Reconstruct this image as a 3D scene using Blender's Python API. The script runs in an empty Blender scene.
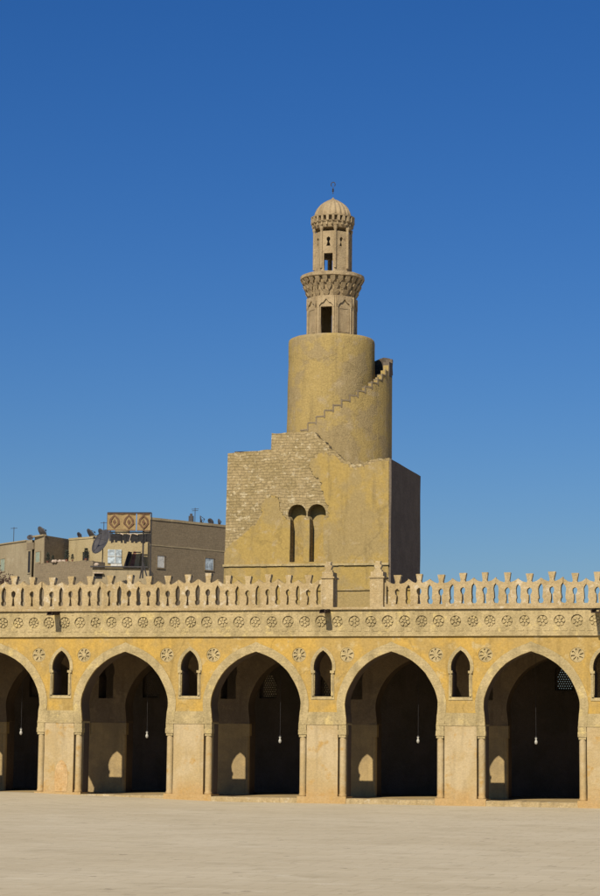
import bpy, bmesh, math, random
from math import sin, cos, pi, radians, sqrt
from mathutils import Vector, Matrix, noise
random.seed(7)
S = bpy.context.scene
COL = S.collection

# ---------------------------------------------------------------- camera
cam_d = bpy.data.cameras.new('camera'); cam = bpy.data.objects.new('camera', cam_d); COL.objects.link(cam)
cam_d.sensor_fit = 'HORIZONTAL'; cam_d.sensor_width = 36.0; cam_d.lens = 2149.4/600*36
cam_d.clip_start = 1.0; cam_d.clip_end = 6000
YAW, PITCH, ROLL = .26263, .13645, .01052
fw = Vector((-sin(YAW)*cos(PITCH), cos(YAW)*cos(PITCH), sin(PITCH)))
r0 = Vector((cos(YAW), sin(YAW), 0)); u0 = r0.cross(fw)
rr = r0*cos(ROLL)+u0*sin(ROLL); uu = u0*cos(ROLL)-r0*sin(ROLL)
M = Matrix((rr, uu, -fw)).transposed().to_4x4(); M.translation = Vector((30.369, -104.833, 2.943))
cam.matrix_world = M
S.camera = cam

# ---------------------------------------------------------------- light
SUN_EL, SUN_AZ = radians(37.0), radians(6.0)      # azimuth off the facade's normal, towards -X
w = bpy.data.worlds.new('World'); S.world = w; w.use_nodes = True
nt = w.node_tree; bg = nt.nodes['Background']
sky = nt.nodes.new('ShaderNodeTexSky'); sky.sky_type = 'NISHITA'; sky.sun_disc = False
sky.sun_elevation = SUN_EL; sky.sun_rotation = pi+SUN_AZ
sky.air_density = 1.2; sky.dust_density = 0.6; sky.ozone_density = 10.0; sky.altitude = 0
hs = nt.nodes.new('ShaderNodeHueSaturation'); hs.inputs['Saturation'].default_value = 1.18; hs.inputs['Hue'].default_value = .512
nt.links.new(sky.outputs[0], hs.inputs['Color']); nt.links.new(hs.outputs[0], bg.inputs[0]); bg.inputs[1].default_value = 0.075
sd = bpy.data.lights.new('sun', 'SUN'); sd.energy = 4.9; sd.angle = radians(.5); sd.color = (1, .915, .75)
sun = bpy.data.objects.new('sun', sd); COL.objects.link(sun)
dsun = Vector((sin(SUN_AZ)*cos(SUN_EL), cos(SUN_AZ)*cos(SUN_EL), -sin(SUN_EL)))
sun.rotation_euler = dsun.to_track_quat('-Z', 'Y').to_euler(); sun.location = (0, -60, 60)
S.view_settings.view_transform = 'Standard'; S.view_settings.look = 'None'
S.view_settings.exposure = 0; S.view_settings.gamma = 1
S.render.engine = 'CYCLES'
S.cycles.max_bounces = 5; S.cycles.diffuse_bounces = 1

# ---------------------------------------------------------------- materials
def nodes(name):
    m = bpy.data.materials.new(name); m.use_nodes = True
    t = m.node_tree; b = t.nodes['Principled BSDF']
    return m, t, b
def N(t, kind, **kw):
    n = t.nodes.new(kind)
    for k, v in kw.items():
        if k.startswith('i_'): n.inputs[k[2:].replace('_', ' ')].default_value = v
        else: setattr(n, k, v)
    return n
def L(t, a, b): t.links.new(a, b)
def mixc(t, fac, a, b, mode='MIX'):
    n = t.nodes.new('ShaderNodeMix'); n.data_type = 'RGBA'; n.blend_type = mode
    if isinstance(fac, (int, float)): n.inputs[0].default_value = fac
    else: L(t, fac, n.inputs[0])
    for s, v in ((6, a), (7, b)):
        if isinstance(v, tuple): n.inputs[s].default_value = (*v[:3], 1)
        else: L(t, v, n.inputs[s])
    return n.outputs[2]
def ramp(t, src, lo, hi):
    n = N(t, 'ShaderNodeMapRange', interpolation_type='SMOOTHSTEP'); L(t, src, n.inputs[0])
    n.inputs[1].default_value = lo; n.inputs[2].default_value = hi
    return n.outputs[0]
def nz(t, pos, scale, detail=4, rough=.55, stretch=None, off=0):
    p = pos
    if stretch or off:
        mp = N(t, 'ShaderNodeMapping'); L(t, pos, mp.inputs[0])
        mp.inputs['Scale'].default_value = stretch or (1, 1, 1); mp.inputs['Location'].default_value = (off, off*.7, off*.3); p = mp.outputs[0]
    n = N(t, 'ShaderNodeTexNoise'); L(t, p, n.inputs['Vector'])
    n.inputs['Scale'].default_value = scale; n.inputs['Detail'].default_value = detail; n.inputs['Roughness'].default_value = rough
    return n.outputs['Fac']
def mul(c, k): return tuple(min(.95, x*k) for x in c[:3])
def plaster(name, c1, c2, c3=None, big=.55, bump=.35, streak=.35, speck=.35, rough=.92, off=0, grime=None, cracks=0.0, sharp=.12):
    m, t, b = nodes(name)
    g = N(t, 'ShaderNodeNewGeometry'); pos = g.outputs['Position']
    c = mixc(t, ramp(t, nz(t, pos, big, 7, .62, off=off+3), .5-sharp, .5+sharp), c1, c2)
    if c3: c = mixc(t, ramp(t, nz(t, pos, big*2.3, 7, .65, off=off+11), .55, .68), c, c3)
    if streak:
        s = ramp(t, nz(t, pos, 1.6, 5, .6, stretch=(1.5, 1.5, .16), off=off+5), .5, .75)
        mm = N(t, 'ShaderNodeMath', operation='MULTIPLY', i_Value=0); L(t, s, mm.inputs[0]); mm.inputs[1].default_value = streak
        c = mixc(t, mm.outputs[0], c, mul(c2, .62))
    if grime:
        z0, z1, col, k = grime
        sp = N(t, 'ShaderNodeSeparateXYZ'); L(t, pos, sp.inputs[0])
        a = N(t, 'ShaderNodeMath', operation='MULTIPLY_ADD'); L(t, nz(t, pos, 1.3, 6, .7, off=off+21), a.inputs[0]); a.inputs[1].default_value = 2.2; L(t, sp.outputs[2], a.inputs[2])
        gm = ramp(t, a.outputs[0], z1+1.1, z0+1.1)
        m2 = N(t, 'ShaderNodeMath', operation='MULTIPLY'); L(t, gm, m2.inputs[0]); m2.inputs[1].default_value = k
        c = mixc(t, m2.outputs[0], c, col)
    sn = nz(t, pos, 9, 8, .75, off=off+1)
    mp = N(t, 'ShaderNodeMapRange'); L(t, sn, mp.inputs[0]); mp.inputs[1].default_value = .25; mp.inputs[2].default_value = .75
    mp.inputs[3].default_value = 1-speck; mp.inputs[4].default_value = 1+speck*.55
    vm = N(t, 'ShaderNodeVectorMath', operation='SCALE'); L(t, c, vm.inputs[0]); L(t, mp.outputs[0], vm.inputs['Scale']); c = vm.outputs[0]
    if cracks:
        v = N(t, 'ShaderNodeTexVoronoi', feature='DISTANCE_TO_EDGE'); 
        wr = N(t, 'ShaderNodeVectorMath', operation='MULTIPLY_ADD')
        nn = N(t, 'ShaderNodeTexNoise'); L(t, pos, nn.inputs['Vector']); nn.inputs['Scale'].default_value = .9; nn.inputs['Detail'].default_value = 6
        L(t, nn.outputs['Color'], wr.inputs[0]); wr.inputs[1].default_value = (2.2, 2.2, 2.2); L(t, pos, wr.inputs[2])
        L(t, wr.outputs[0], v.inputs['Vector']); v.inputs['Scale'].default_value = cracks
        cr = ramp(t, v.outputs['Distance'], .012, .0)
        k = N(t, 'ShaderNodeMath', operation='MULTIPLY'); L(t, cr, k.inputs[0]); k.inputs[1].default_value = .3
        c = mixc(t, k.outputs[0], c, mul(c2, .4))
    L(t, c, b.inputs['Base Color']); b.inputs['Roughness'].default_value = rough
    b.inputs['Specular IOR Level'].default_value = .15
    add = N(t, 'ShaderNodeMath', operation='ADD'); L(t, nz(t, pos, 2.2, 8, .65, off=off+9), add.inputs[0]); L(t, nz(t, pos, 14, 4, .7), add.inputs[1])
    bp = N(t, 'ShaderNodeBump'); bp.inputs['Strength'].default_value = bump; bp.inputs['Distance'].default_value = .08
    L(t, add.outputs[0], bp.inputs['Height']); L(t, bp.outputs[0], b.inputs['Normal'])
    return m
def masonry(name, c1, c2, mortar, bw=.5, bh=.25, chip=None, bump=.8, speck=.35, off=0, worn=.5):
    """courses of block or brick on upright faces, worn and chipped"""
    m, t, b = nodes(name)
    g = N(t, 'ShaderNodeNewGeometry'); pos = g.outputs['Position']
    wr = N(t, 'ShaderNodeVectorMath', operation='MULTIPLY_ADD')
    nn = N(t, 'ShaderNodeTexNoise'); L(t, pos, nn.inputs['Vector']); nn.inputs['Scale'].default_value = 1.1; nn.inputs['Detail'].default_value = 5
    L(t, nn.outputs['Color'], wr.inputs[0]); wr.inputs[1].default_value = (bw*1.3, bw*1.3, bh*1.6); L(t, pos, wr.inputs[2])
    sp = N(t, 'ShaderNodeSeparateXYZ'); L(t, wr.outputs[0], sp.inputs[0])
    ad = N(t, 'ShaderNodeMath', operation='ADD'); L(t, sp.outputs[0], ad.inputs[0]); L(t, sp.outputs[1], ad.inputs[1])
    cb = N(t, 'ShaderNodeCombineXYZ'); L(t, ad.outputs[0], cb.inputs[0]); L(t, sp.outputs[2], cb.inputs[1])
    br = N(t, 'ShaderNodeTexBrick'); L(t, cb.outputs[0], br.inputs['Vector'])
    br.inputs['Color1'].default_value = (*c1, 1); br.inputs['Color2'].default_value = (*c2, 1); br.inputs['Mortar'].default_value = (*mortar, 1)
    br.inputs['Scale'].default_value = 1; br.inputs['Brick Width'].default_value = bw; br.inputs['Row Height'].default_value = bh
    br.inputs['Mortar Size'].default_value = bh*.09; br.inputs['Mortar Smooth'].default_value = .6; br.inputs['Bias'].default_value = -.1
    c = br.outputs['Color']
    c = mixc(t, worn, c, mixc(t, ramp(t, nz(t, pos, .8, 7, .65, off=off), .4, .6), mul(c1, .8), mul(c2, 1.1)))
    if chip: c = mixc(t, ramp(t, nz(t, pos, 1.5, 8, .62, stretch=(1.7, 1.7, 2.4), off=off+14), .55, .64), c, chip)
    sn = nz(t, pos, 7, 8, .75, off=off)
    mp = N(t, 'ShaderNodeMapRange'); L(t, sn, mp.inputs[0]); mp.inputs[1].default_value = .25; mp.inputs[2].default_value = .75
    mp.inputs[3].default_value = 1-speck; mp.inputs[4].default_value = 1+speck*.6
    vm = N(t, 'ShaderNodeVectorMath', operation='SCALE'); L(t, c, vm.inputs[0]); L(t, mp.outputs[0], vm.inputs['Scale'])
    L(t, vm.outputs[0], b.inputs['Base Color']); b.inputs['Roughness'].default_value = .95; b.inputs['Specular IOR Level'].default_value = .1
    add = N(t, 'ShaderNodeMath', operation='SUBTRACT'); L(t, nz(t, pos, 3, 8, .7), add.inputs[0]); L(t, br.outputs['Fac'], add.inputs[1])
    bp = N(t, 'ShaderNodeBump'); bp.inputs['Strength'].default_value = bump; bp.inputs['Distance'].default_value = .06
    L(t, add.outputs[0], bp.inputs['Height']); L(t, bp.outputs[0], b.inputs['Normal'])
    return m
def flat(name, c, rough=.7, metal=0, var=.25, scale=6):
    m, t, b = nodes(name)
    g = N(t, 'ShaderNodeNewGeometry'); pos = g.outputs['Position']
    c_ = mixc(t, ramp(t, nz(t, pos, scale, 6, .7), .3, .7), mul(c, 1-var), mul(c, 1+var))
    L(t, c_, b.inputs['Base Color']); b.inputs['Roughness'].default_value = rough; b.inputs['Metallic'].default_value = metal
    return m

MT = dict(
 ochre=plaster('ochre_plaster', (.52, .33, .08), (.43, .29, .095), (.52, .39, .18), big=.5, streak=.5, speck=.3, sharp=.08, cracks=.14),
 stucco=plaster('pale_stucco', (.51, .395, .20), (.42, .325, .16), (.60, .46, .20), big=.8, streak=.6, speck=.38, bump=.6, off=40, sharp=.07),
 pier=plaster('pier_plaster', (.455, .335, .165), (.50, .385, .215), (.46, .29, .10), big=.6, streak=.5, speck=.24, bump=.35, sharp=.07, off=80, grime=(.1, 1.3, (.47, .285, .105), .7)),
 crest=plaster('cresting_stucco', (.50, .38, .205), (.43, .315, .155), (.60, .50, .34), big=1.0, streak=.6, speck=.36, bump=.6, off=120),
 inner=plaster('inner_plaster', (.46, .33, .155), (.34, .25, .13), None, big=.6, streak=.3, speck=.2, off=60),  # inner plaster, close in tone to the front piers
 back_shade=plaster('dark_back_plaster', (.15, .12, .10), (.12, .10, .08), None, big=.6, streak=.3, speck=.2, off=61),  # back wall and lattices: shade of the deep aisle put into the colour
 inner_up=plaster('upper_inner_plaster', (.26, .19, .115), (.21, .155, .10), (.30, .22, .13), big=.6, streak=.5, speck=.25, off=64),  # second row's upper wall, coloured darker to stand in for shade
 soffit=plaster('shade_painted_soffit', (.14, .105, .08), (.12, .09, .065), None, big=.6, streak=.3, speck=.2, off=62),  # jambs, arch undersides and pier sides: shade painted into the plaster
 wood=plaster('old_beam_wood', (.07, .045, .03), (.045, .03, .02), None, big=2, streak=.4, speck=.3, rough=.8),
 yel=plaster('minaret_plaster', (.41, .285, .09), (.355, .26, .11), (.42, .32, .17), big=.5, sharp=.07, streak=.5, speck=.32, bump=.35, off=150, cracks=.12),
 core=plaster('shaft_plaster', (.42, .305, .115), (.36, .27, .13), (.43, .33, .18), big=.34, streak=.45, speck=.36, bump=.7, off=181, sharp=.03, cracks=.16),
 stone=masonry('weathered_courses', (.42, .315, .15), (.365, .275, .14), (.355, .27, .14), bw=.48, bh=.19, chip=(.55, .45, .27), off=5, worn=.93, speck=.55),
 side=masonry('shaded_courses', (.17, .135, .105), (.15, .12, .092), (.13, .105, .082), bw=.5, bh=.25, off=9, worn=.9, bump=.4),  # minaret's right flank and broken stub: shade mixed into the stone colour
 lime=plaster('lantern_limestone', (.44, .335, .195), (.36, .27, .155), (.30, .215, .12), big=1.1, streak=.65, speck=.3, bump=.6, off=200),
 brick=masonry('brown_brick', (.25, .195, .125), (.21, .165, .105), (.27, .215, .145), bw=.5, bh=.16, off=30, bump=.4, worn=.4),
 tan=plaster('tan_render', (.37, .30, .185), (.32, .255, .155), (.41, .33, .21), big=.4, streak=.4, speck=.3, off=210),
 pink=plaster('dusty_render', (.35, .29, .185), (.31, .25, .155), (.39, .325, .215), big=.5, streak=.45, speck=.3, off=230),
 sand=plaster('sandy_render', (.42, .335, .185), (.37, .29, .15), None, big=.4, streak=.3, speck=.3, off=250),
 dark=flat('dark_void', (.012, .012, .014), .9),
 iron=flat('dark_iron', (.05, .045, .045), .6, .3),
 dish=flat('grey_dish_mesh', (.07, .065, .065), .6, .2, scale=2),
 glass=flat('frosted_glass', (.40, .38, .33), .35, 0, .05),
 white=flat('white_board', (.5, .49, .45), .6),
 bluew=flat('pale_blue_panel', (.36, .42, .46), .5, 0, .5, 3),
 green=flat('green_shutter', (.24, .28, .21), .7),
 rust=flat('rusty_sheet', (.17, .07, .04), .8, 0, .5, 3),
 black=flat('black_rag', (.02, .018, .018), .95),
 leaf=flat('dusty_leaf', (.035, .04, .025), .8, 0, .5, 8),
 carpet=flat('carpet_ground', (.30, .205, .09), .95, 0, .2),
 carpet_red=flat('carpet_medallion', (.14, .075, .04), .95, 0, .3),
 rag=flat('pale_cloth', (.42, .33, .25), .95),
)
# paving of the court
m, t, b = nodes('courtyard_paving')
g = N(t, 'ShaderNodeNewGeometry'); pos = g.outputs['Position']
c = mixc(t, ramp(t, nz(t, pos, .12, 6, .6), .35, .65), (.54, .45, .295), (.585, .495, .335))
c = mixc(t, ramp(t, nz(t, pos, .5, 9, .72, off=7), .50, .70), c, (.475, .395, .255))
c = mixc(t, ramp(t, nz(t, pos, .9, 9, .75, stretch=(.7, 1.3, 1), off=17), .54, .72), c, (.66, .575, .41))
br = N(t, 'ShaderNodeTexBrick'); L(t, pos, br.inputs['Vector']); br.inputs['Scale'].default_value = 1
br.inputs['Brick Width'].default_value = 1.4; br.inputs['Row Height'].default_value = .9; br.inputs['Mortar Size'].default_value = .03
br.inputs['Color1'].default_value = (1.03, 1.03, 1.03, 1); br.inputs['Color2'].default_value = (.93, .925, .91, 1); br.inputs['Mortar'].default_value = (.8, .78, .74, 1)
c = mixc(t, .6, c, mixc(t, 1.0, c, br.outputs['Color'], 'MULTIPLY'))
c = mixc(t, ramp(t, nz(t, pos, 2.2, 3, .5, off=31), .69, .73), c, (.33, .27, .18))
c = mixc(t, ramp(t, nz(t, pos, 9, 3, .5, off=3), .66, .72), c, (.37, .31, .22))
L(t, c, b.inputs['Base Color']); b.inputs['Roughness'].default_value = .9; b.inputs['Specular IOR Level'].default_value = .15
bp = N(t, 'ShaderNodeBump'); bp.inputs['Strength'].default_value = .3; bp.inputs['Distance'].default_value = .04
L(t, nz(t, pos, 1.2, 9, .7), bp.inputs['Height']); L(t, bp.outputs[0], b.inputs['Normal'])
MT['ground'] = m

# ---------------------------------------------------------------- mesh helpers
def obj(name, me, mat=None, parent=None, loc=None):
    if isinstance(me, bmesh.types.BMesh):
        bm = me; me = bpy.data.meshes.new(name); bm.to_mesh(me); bm.free()
    o = bpy.data.objects.new(name, me); COL.objects.link(o)
    if mat:
        me.materials.clear(); me.materials.append(MT[mat] if isinstance(mat, str) else mat)
    if parent: o.parent = parent; o.matrix_parent_inverse = Matrix.Translation(-parent.location)
    if loc: o.location = loc
    return o
def empty(name, loc, label, cat, group=None):
    o = bpy.data.objects.new(name, None); COL.objects.link(o); o.location = loc; o.empty_display_size = .3
    return tag(o, label, cat, group)
def tag(o, label, cat, group=None):
    o['label'] = label; o['category'] = cat
    if group: o['group'] = group
    return o
def struct(o): o['kind'] = 'structure'; return o
def prism_bm(polys, y0, y1, bm=None, off=(0, 0), mat4=None):
    """closed outlines in the XZ plane, holes included, given thickness from y0 to y1"""
    cu = bpy.data.curves.new('c', 'CURVE'); cu.dimensions = '2D'; cu.fill_mode = 'BOTH'; cu.extrude = abs(y1-y0)/2
    for p in polys:
        s = cu.splines.new('POLY'); s.points.add(len(p)-1); s.use_cyclic_u = True
        for i, q in enumerate(p): s.points[i].co = (q[0]+off[0], q[1]+off[1], 0, 1)
    ob = bpy.data.objects.new('c', cu); COL.objects.link(ob)
    me = bpy.data.meshes.new_from_object(ob)
    ym = (y0+y1)/2
    Mx = Matrix.Translation((0, ym, 0)) @ Matrix.Rotation(pi/2, 4, 'X')
    me.transform(Mx if mat4 is None else mat4 @ Mx)
    bm = bm or bmesh.new(); bm.from_mesh(me)
    bpy.data.objects.remove(ob); bpy.data.curves.remove(cu); bpy.data.meshes.remove(me)
    return bm
def box(bm, x0, x1, y0, y1, z0, z1, R=None):
    vs = [Vector((x, y, z)) for z in (z0, z1) for y in (y0, y1) for x in (x0, x1)]
    if R is not None: vs = [R @ v for v in vs]
    v = [bm.verts.new(p) for p in vs]
    for f in ((0, 2, 3, 1), (4, 5, 7, 6), (0, 1, 5, 4), (2, 6, 7, 3), (0, 4, 6, 2), (1, 3, 7, 5)): bm.faces.new([v[i] for i in f])
    return bm
def lathe(bm, prof, n=24, c=(0, 0), ph=0, lobes=0, depth=0, cap=True):
    rings = []
    for r, z in prof:
        rg = []
        for i in range(n):
            a = ph+2*pi*i/n; q = r*(1-depth*(1-abs(cos(a*lobes/2)))) if lobes else r
            rg.append(bm.verts.new((c[0]+q*cos(a), c[1]+q*sin(a), z)))
        rings.append(rg)
    for a, b_ in zip(rings, rings[1:]):
        for i in range(n): bm.faces.new((a[i], a[(i+1) % n], b_[(i+1) % n], b_[i]))
    if cap: bm.faces.new(rings[-1]); bm.faces.new(rings[0][::-1])
    return bm
def tube(bm, p, q, r, n=6, r2=None):
    p, q = Vector(p), Vector(q); d = (q-p).normalized()
    a = d.orthogonal().normalized(); b_ = d.cross(a); r2 = r if r2 is None else r2
    R = [[bm.verts.new(o+a*cos(2*pi*i/n)*k+b_*sin(2*pi*i/n)*k) for i in range(n)] for o, k in ((p, r), (q, r2))]
    for i in range(n): bm.faces.new((R[0][i], R[0][(i+1) % n], R[1][(i+1) % n], R[1][i]))
    bm.faces.new(R[0][::-1]); bm.faces.new(R[1]); return bm
def wobble(bm, amp=.015, sc=1.3, cuts=0, maxlen=None):
    """age the edges: subdivide and push about with noise"""
    if maxlen:
        for _ in range(4):
            e = [e for e in bm.edges if e.calc_length() > maxlen]
            if not e: break
            bmesh.ops.subdivide_edges(bm, edges=e, cuts=1, use_grid_fill=True)
    for v in bm.verts:
        n = noise.noise_vector(v.co*sc)+noise.noise_vector(v.co*sc*3.1)*.5
        v.co += n*amp
    return bm
def smooth(pts, n=4):
    out = []
    P = [pts[0]]+list(pts)+[pts[-1]]
    for i in range(1, len(P)-2):
        p0, p1, p2, p3 = P[i-1:i+3]
        for k in range(n):
            s = k/n; f = lambda a, b_, c_, d_: .5*(2*b_+(c_-a)*s+(2*a-5*b_+4*c_-d_)*s*s+(3*b_-a-3*c_+d_)*s**3)
            out.append((f(p0[0], p1[0], p2[0], p3[0]), f(p0[1], p1[1], p2[1], p3[1])))
    out.append(pts[-1]); return out
def offset(pts, d):
    """push an open outline (right half, bottom to apex) outwards"""
    out = []
    for i, p in enumerate(pts):
        a = pts[max(0, i-1)]; b_ = pts[min(len(pts)-1, i+1)]
        t_ = Vector((b_[0]-a[0], b_[1]-a[1])).normalized()
        out.append((p[0]+t_.y*d, p[1]-t_.x*d))
    out[0] = (pts[0][0]+d, pts[0][1]); out[-1] = (0, pts[-1][1]+d*1.15)
    return out
def circle(cx, cz, r, n=24, ph=0): return [(cx+r*cos(ph+2*pi*i/n), cz+r*sin(ph+2*pi*i/n)) for i in range(n)]
def shift(pts, dx, dz=0): return [(p[0]+dx, p[1]+dz) for p in pts]
def full(half): return half+[(-x, z) for x, z in half[::-1][1:]]

# ---------------------------------------------------------------- ground
bm = bmesh.new()
xs = [-900, -300, -100, -60, -40]+[-30+i*1.5 for i in range(0, 41)]+[50, 80, 150, 400, 900]
ys = [-300, -160, -120, -90]+[-70+i*2.5 for i in range(0, 29)]+[3, 20, 60, 150, 400, 1500]
def gz(x, y):
    k = max(0, min(1, (-1.5-x)/11)); near = max(0, min(1, (y+22)/22))
    return .30*k*near - .002 + (.012*noise.noise(Vector((x*.25, y*.25, 0))) if -35 < x < 35 and y < -1 else 0) - (.25 if y > 2 else 0)
V = [[bm.verts.new((x, y, gz(x, y))) for x in xs] for y in ys]
for j in range(len(ys)-1):
    for i in range(len(xs)-1): bm.faces.new((V[j][i], V[j][i+1], V[j+1][i+1], V[j+1][i]))
for f in bm.faces: f.smooth = True
struct(obj('ground', bm, 'ground'))
bm = bmesh.new(); box(bm, -24.6, 24.6, 1.25, 13.2, -.3, .2); struct(obj('arcade_floor', bm, 'inner'))

# ---------------------------------------------------------------- front arcade
K = range(-3, 4); X0, X1 = -24.6, 24.6; BAY = 7.0; ZI = 3.95
half = smooth([(2.28, ZI), (2.31, 4.35), (2.36, 4.8), (2.33, 5.2), (2.2, 5.62), (1.96, 6.1), (1.64, 6.55), (1.24, 6.92), (.82, 7.19), (.4, 7.38), (0, 7.52)], 3)
arch = full(half)
whalf = smooth([(.43, 5.27), (.42, 5.9), (.42, 6.42), (.475, 6.6), (.475, 6.85), (.40, 7.12), (.22, 7.40), (0, 7.58)], 3)
win = full(whalf)
wx = [3.5+BAY*k for k in range(-4, 4)]
wx_in = [x for x in wx if abs(x) < 24]
def wall_outline(top, zi=ZI):
    p = [(X0, top), (X0, zi)]
    for k in K: p += [(x+BAY*k, z) for x, z in arch[::-1]]
    return p+[(X1, zi), (X1, top)]
arc = empty('arcade', (0, 0, 0), 'long courtyard arcade of pointed arches in ochre plaster with a carved rosette frieze', 'arcade')
ros = [(x+s*1.245, 7.34) for x in wx for s in (-1, 1)]
ros = [r for r in ros if abs(r[0]) < 24.2]
top = 8.27
bm = prism_bm([wall_outline(top)]+[shift(win, x) for x in wx_in]+[circle(x, z, .365, 20) for x, z in ros], 0, .12)
bm = prism_bm([wall_outline(top)]+[shift(win, x) for x in wx_in], .12, 1.2, bm)
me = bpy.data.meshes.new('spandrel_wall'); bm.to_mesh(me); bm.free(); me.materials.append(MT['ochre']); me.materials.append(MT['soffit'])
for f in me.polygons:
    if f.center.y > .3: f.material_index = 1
o = bpy.data.objects.new('spandrel_wall', me); COL.objects.link(o); o.parent = arc
# upper band with the frieze rosettes
fr = [-24.1+.859*i for i in range(57)]; fr = [x for x in fr if abs(x) < 24.2]
ZF = 9.01
bm = prism_bm([[(X0, 8.36), (X1, 8.36), (X1, 9.58), (X0, 9.58)]]+[circle(x+random.uniform(-.012, .012), ZF+random.uniform(-.012, .012), random.uniform(.27, .305), 14) for x in fr], -.045, .04)
box(bm, X0, X1, .04, 1.2, 8.27, 9.58)
FB = bm
bm = bmesh.new(); n = 120                                     # moulding under the frieze
for i in range(n):
    a = X0+(X1-X0)*i/n; b_ = X0+(X1-X0)*(i+1)/n; j = random.uniform(-.006, .006)
    box(bm, a, b_, -.12+j, .05, 8.27, 8.36+j)
obj('moulding', bm, 'stucco', arc)
bm = bmesh.new()
for i in range(n):
    a = X0+(X1-X0)*i/n; b_ = X0+(X1-X0)*(i+1)/n; j = random.uniform(-.012, .012)
    box(bm, a, b_, -.17+j, 1.3, 9.60, 9.72+j*.5)
box(bm, X0, X1, -.03, 1.15, 9.58, 9.60)
obj('ledge', bm, 'crest', arc)
def petals_bm(n, r0_, r1_, wd, ph):
    bm = bmesh.new()
    for i in range(n):
        a = ph+2*pi*i/n; c_, s_ = cos(a), sin(a)
        pts = [(r0_, 0), ((r0_+r1_)*.45, wd*.8), (r1_*.82, wd), (r1_, wd*.4), (r1_, -wd*.4), (r1_*.82, -wd), ((r0_+r1_)*.45, -wd*.8)]
        q = [(c_*u-s_*v, s_*u+c_*v) for u, v in pts]
        prism_bm([q], -.04, .05, bm)
    return bm
fm = []
for v in range(4):
    bm = petals_bm(6 if v < 3 else 8, .07, .25, .082 if v < 3 else .06, v*.4)
    prism_bm([circle(0, 0, .07, 8)], -.05, .05, bm); wobble(bm, .008, 9)
    me = bpy.data.meshes.new('rosette'); 
    for vt in bm.verts:
        pass
    bm.to_mesh(me); bm.free(); me.materials.append(MT['stucco']); fm.append(me)
for i, x in enumerate(fr):
    o = obj('frieze_rosette', fm[random.choice((0, 0, 1, 2, 3))], None, arc); o.location = (x, random.uniform(-.004, .03), ZF); o.rotation_euler = (0, random.uniform(-.3, .3), 0)
rel = FB                                             # worn leaf scroll under the rosettes
for i in range(114):
    x = -24.3+.4295*i; h_ = random.uniform(.07, .12)
    prism_bm([[(x-.13, 8.52), (x+.13, 8.52), (x+.16, 8.56+h_), (x, 8.60+h_), (x-.16, 8.56+h_)]], -.062, -.045, rel)
    prism_bm([[(x+.16, 9.38), (x+.26, 9.38), (x+.21, 9.48)]], -.06, -.045, rel)
obj('frieze_band', FB, 'stucco', arc)
def slotdisc(x, z, n, ph):
    slots = []
    for i in range(n):
        a = ph+2*pi*i/n; c_, s_ = cos(a), sin(a)
        pts = [(.08, 0), (.17, .036), (.27, .056), (.31, .025), (.31, -.025), (.27, -.056), (.17, -.036)]
        slots.append([(x+c_*u-s_*v, z+s_*u+c_*v) for u, v in pts])
    return slots
for i, (x, z) in enumerate(ros):
    n = 8 if i % 5 != 3 else 6
    bm = prism_bm([circle(x, z, .355, 20)]+slotdisc(x, z, n, random.random()), .02, random.uniform(.06, .085)); prism_bm([circle(x, z, .36, 20)], .09, .115, bm); wobble(bm, .008, 5)
    obj('spandrel_rosette', bm, 'stucco', arc)
# archivolts, window surrounds, impost bands
ao = offset(half, .42)
band = full(ao)+[(x, z) for x, z in full(half)[::-1]]
for k in K:
    bm = prism_bm([shift(band, BAY*k)], -.035, 0); wobble(bm, .008, 2); wobble(bm, .012, 7)
    obj('archivolt', bm, 'stucco', arc)
wo = offset(whalf, .17); wo[0] = (.60, 5.12)
for x in wx_in:
    outer = full(wo); 
    bm = prism_bm([shift(outer, x), shift(win, x)], -.03, 0)
    wobble(bm, .007, 2)
    s = obj('window_surround', bm, 'stucco', arc)
    for sg in (-1, 1):
        bm = lathe(bmesh.new(), [(.065, 5.3), (.065, 5.4), (.05, 5.44), (.05, 6.38), (.075, 6.42), (.075, 6.44)], 8, (x+sg*.50, -.05))
        box(bm, x+sg*.50-.11, x+sg*.50+.11, -.12, -.03, 6.44, 6.56)
        obj('nook_column', bm, 'stucco', s)
PW = 1.22
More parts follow.
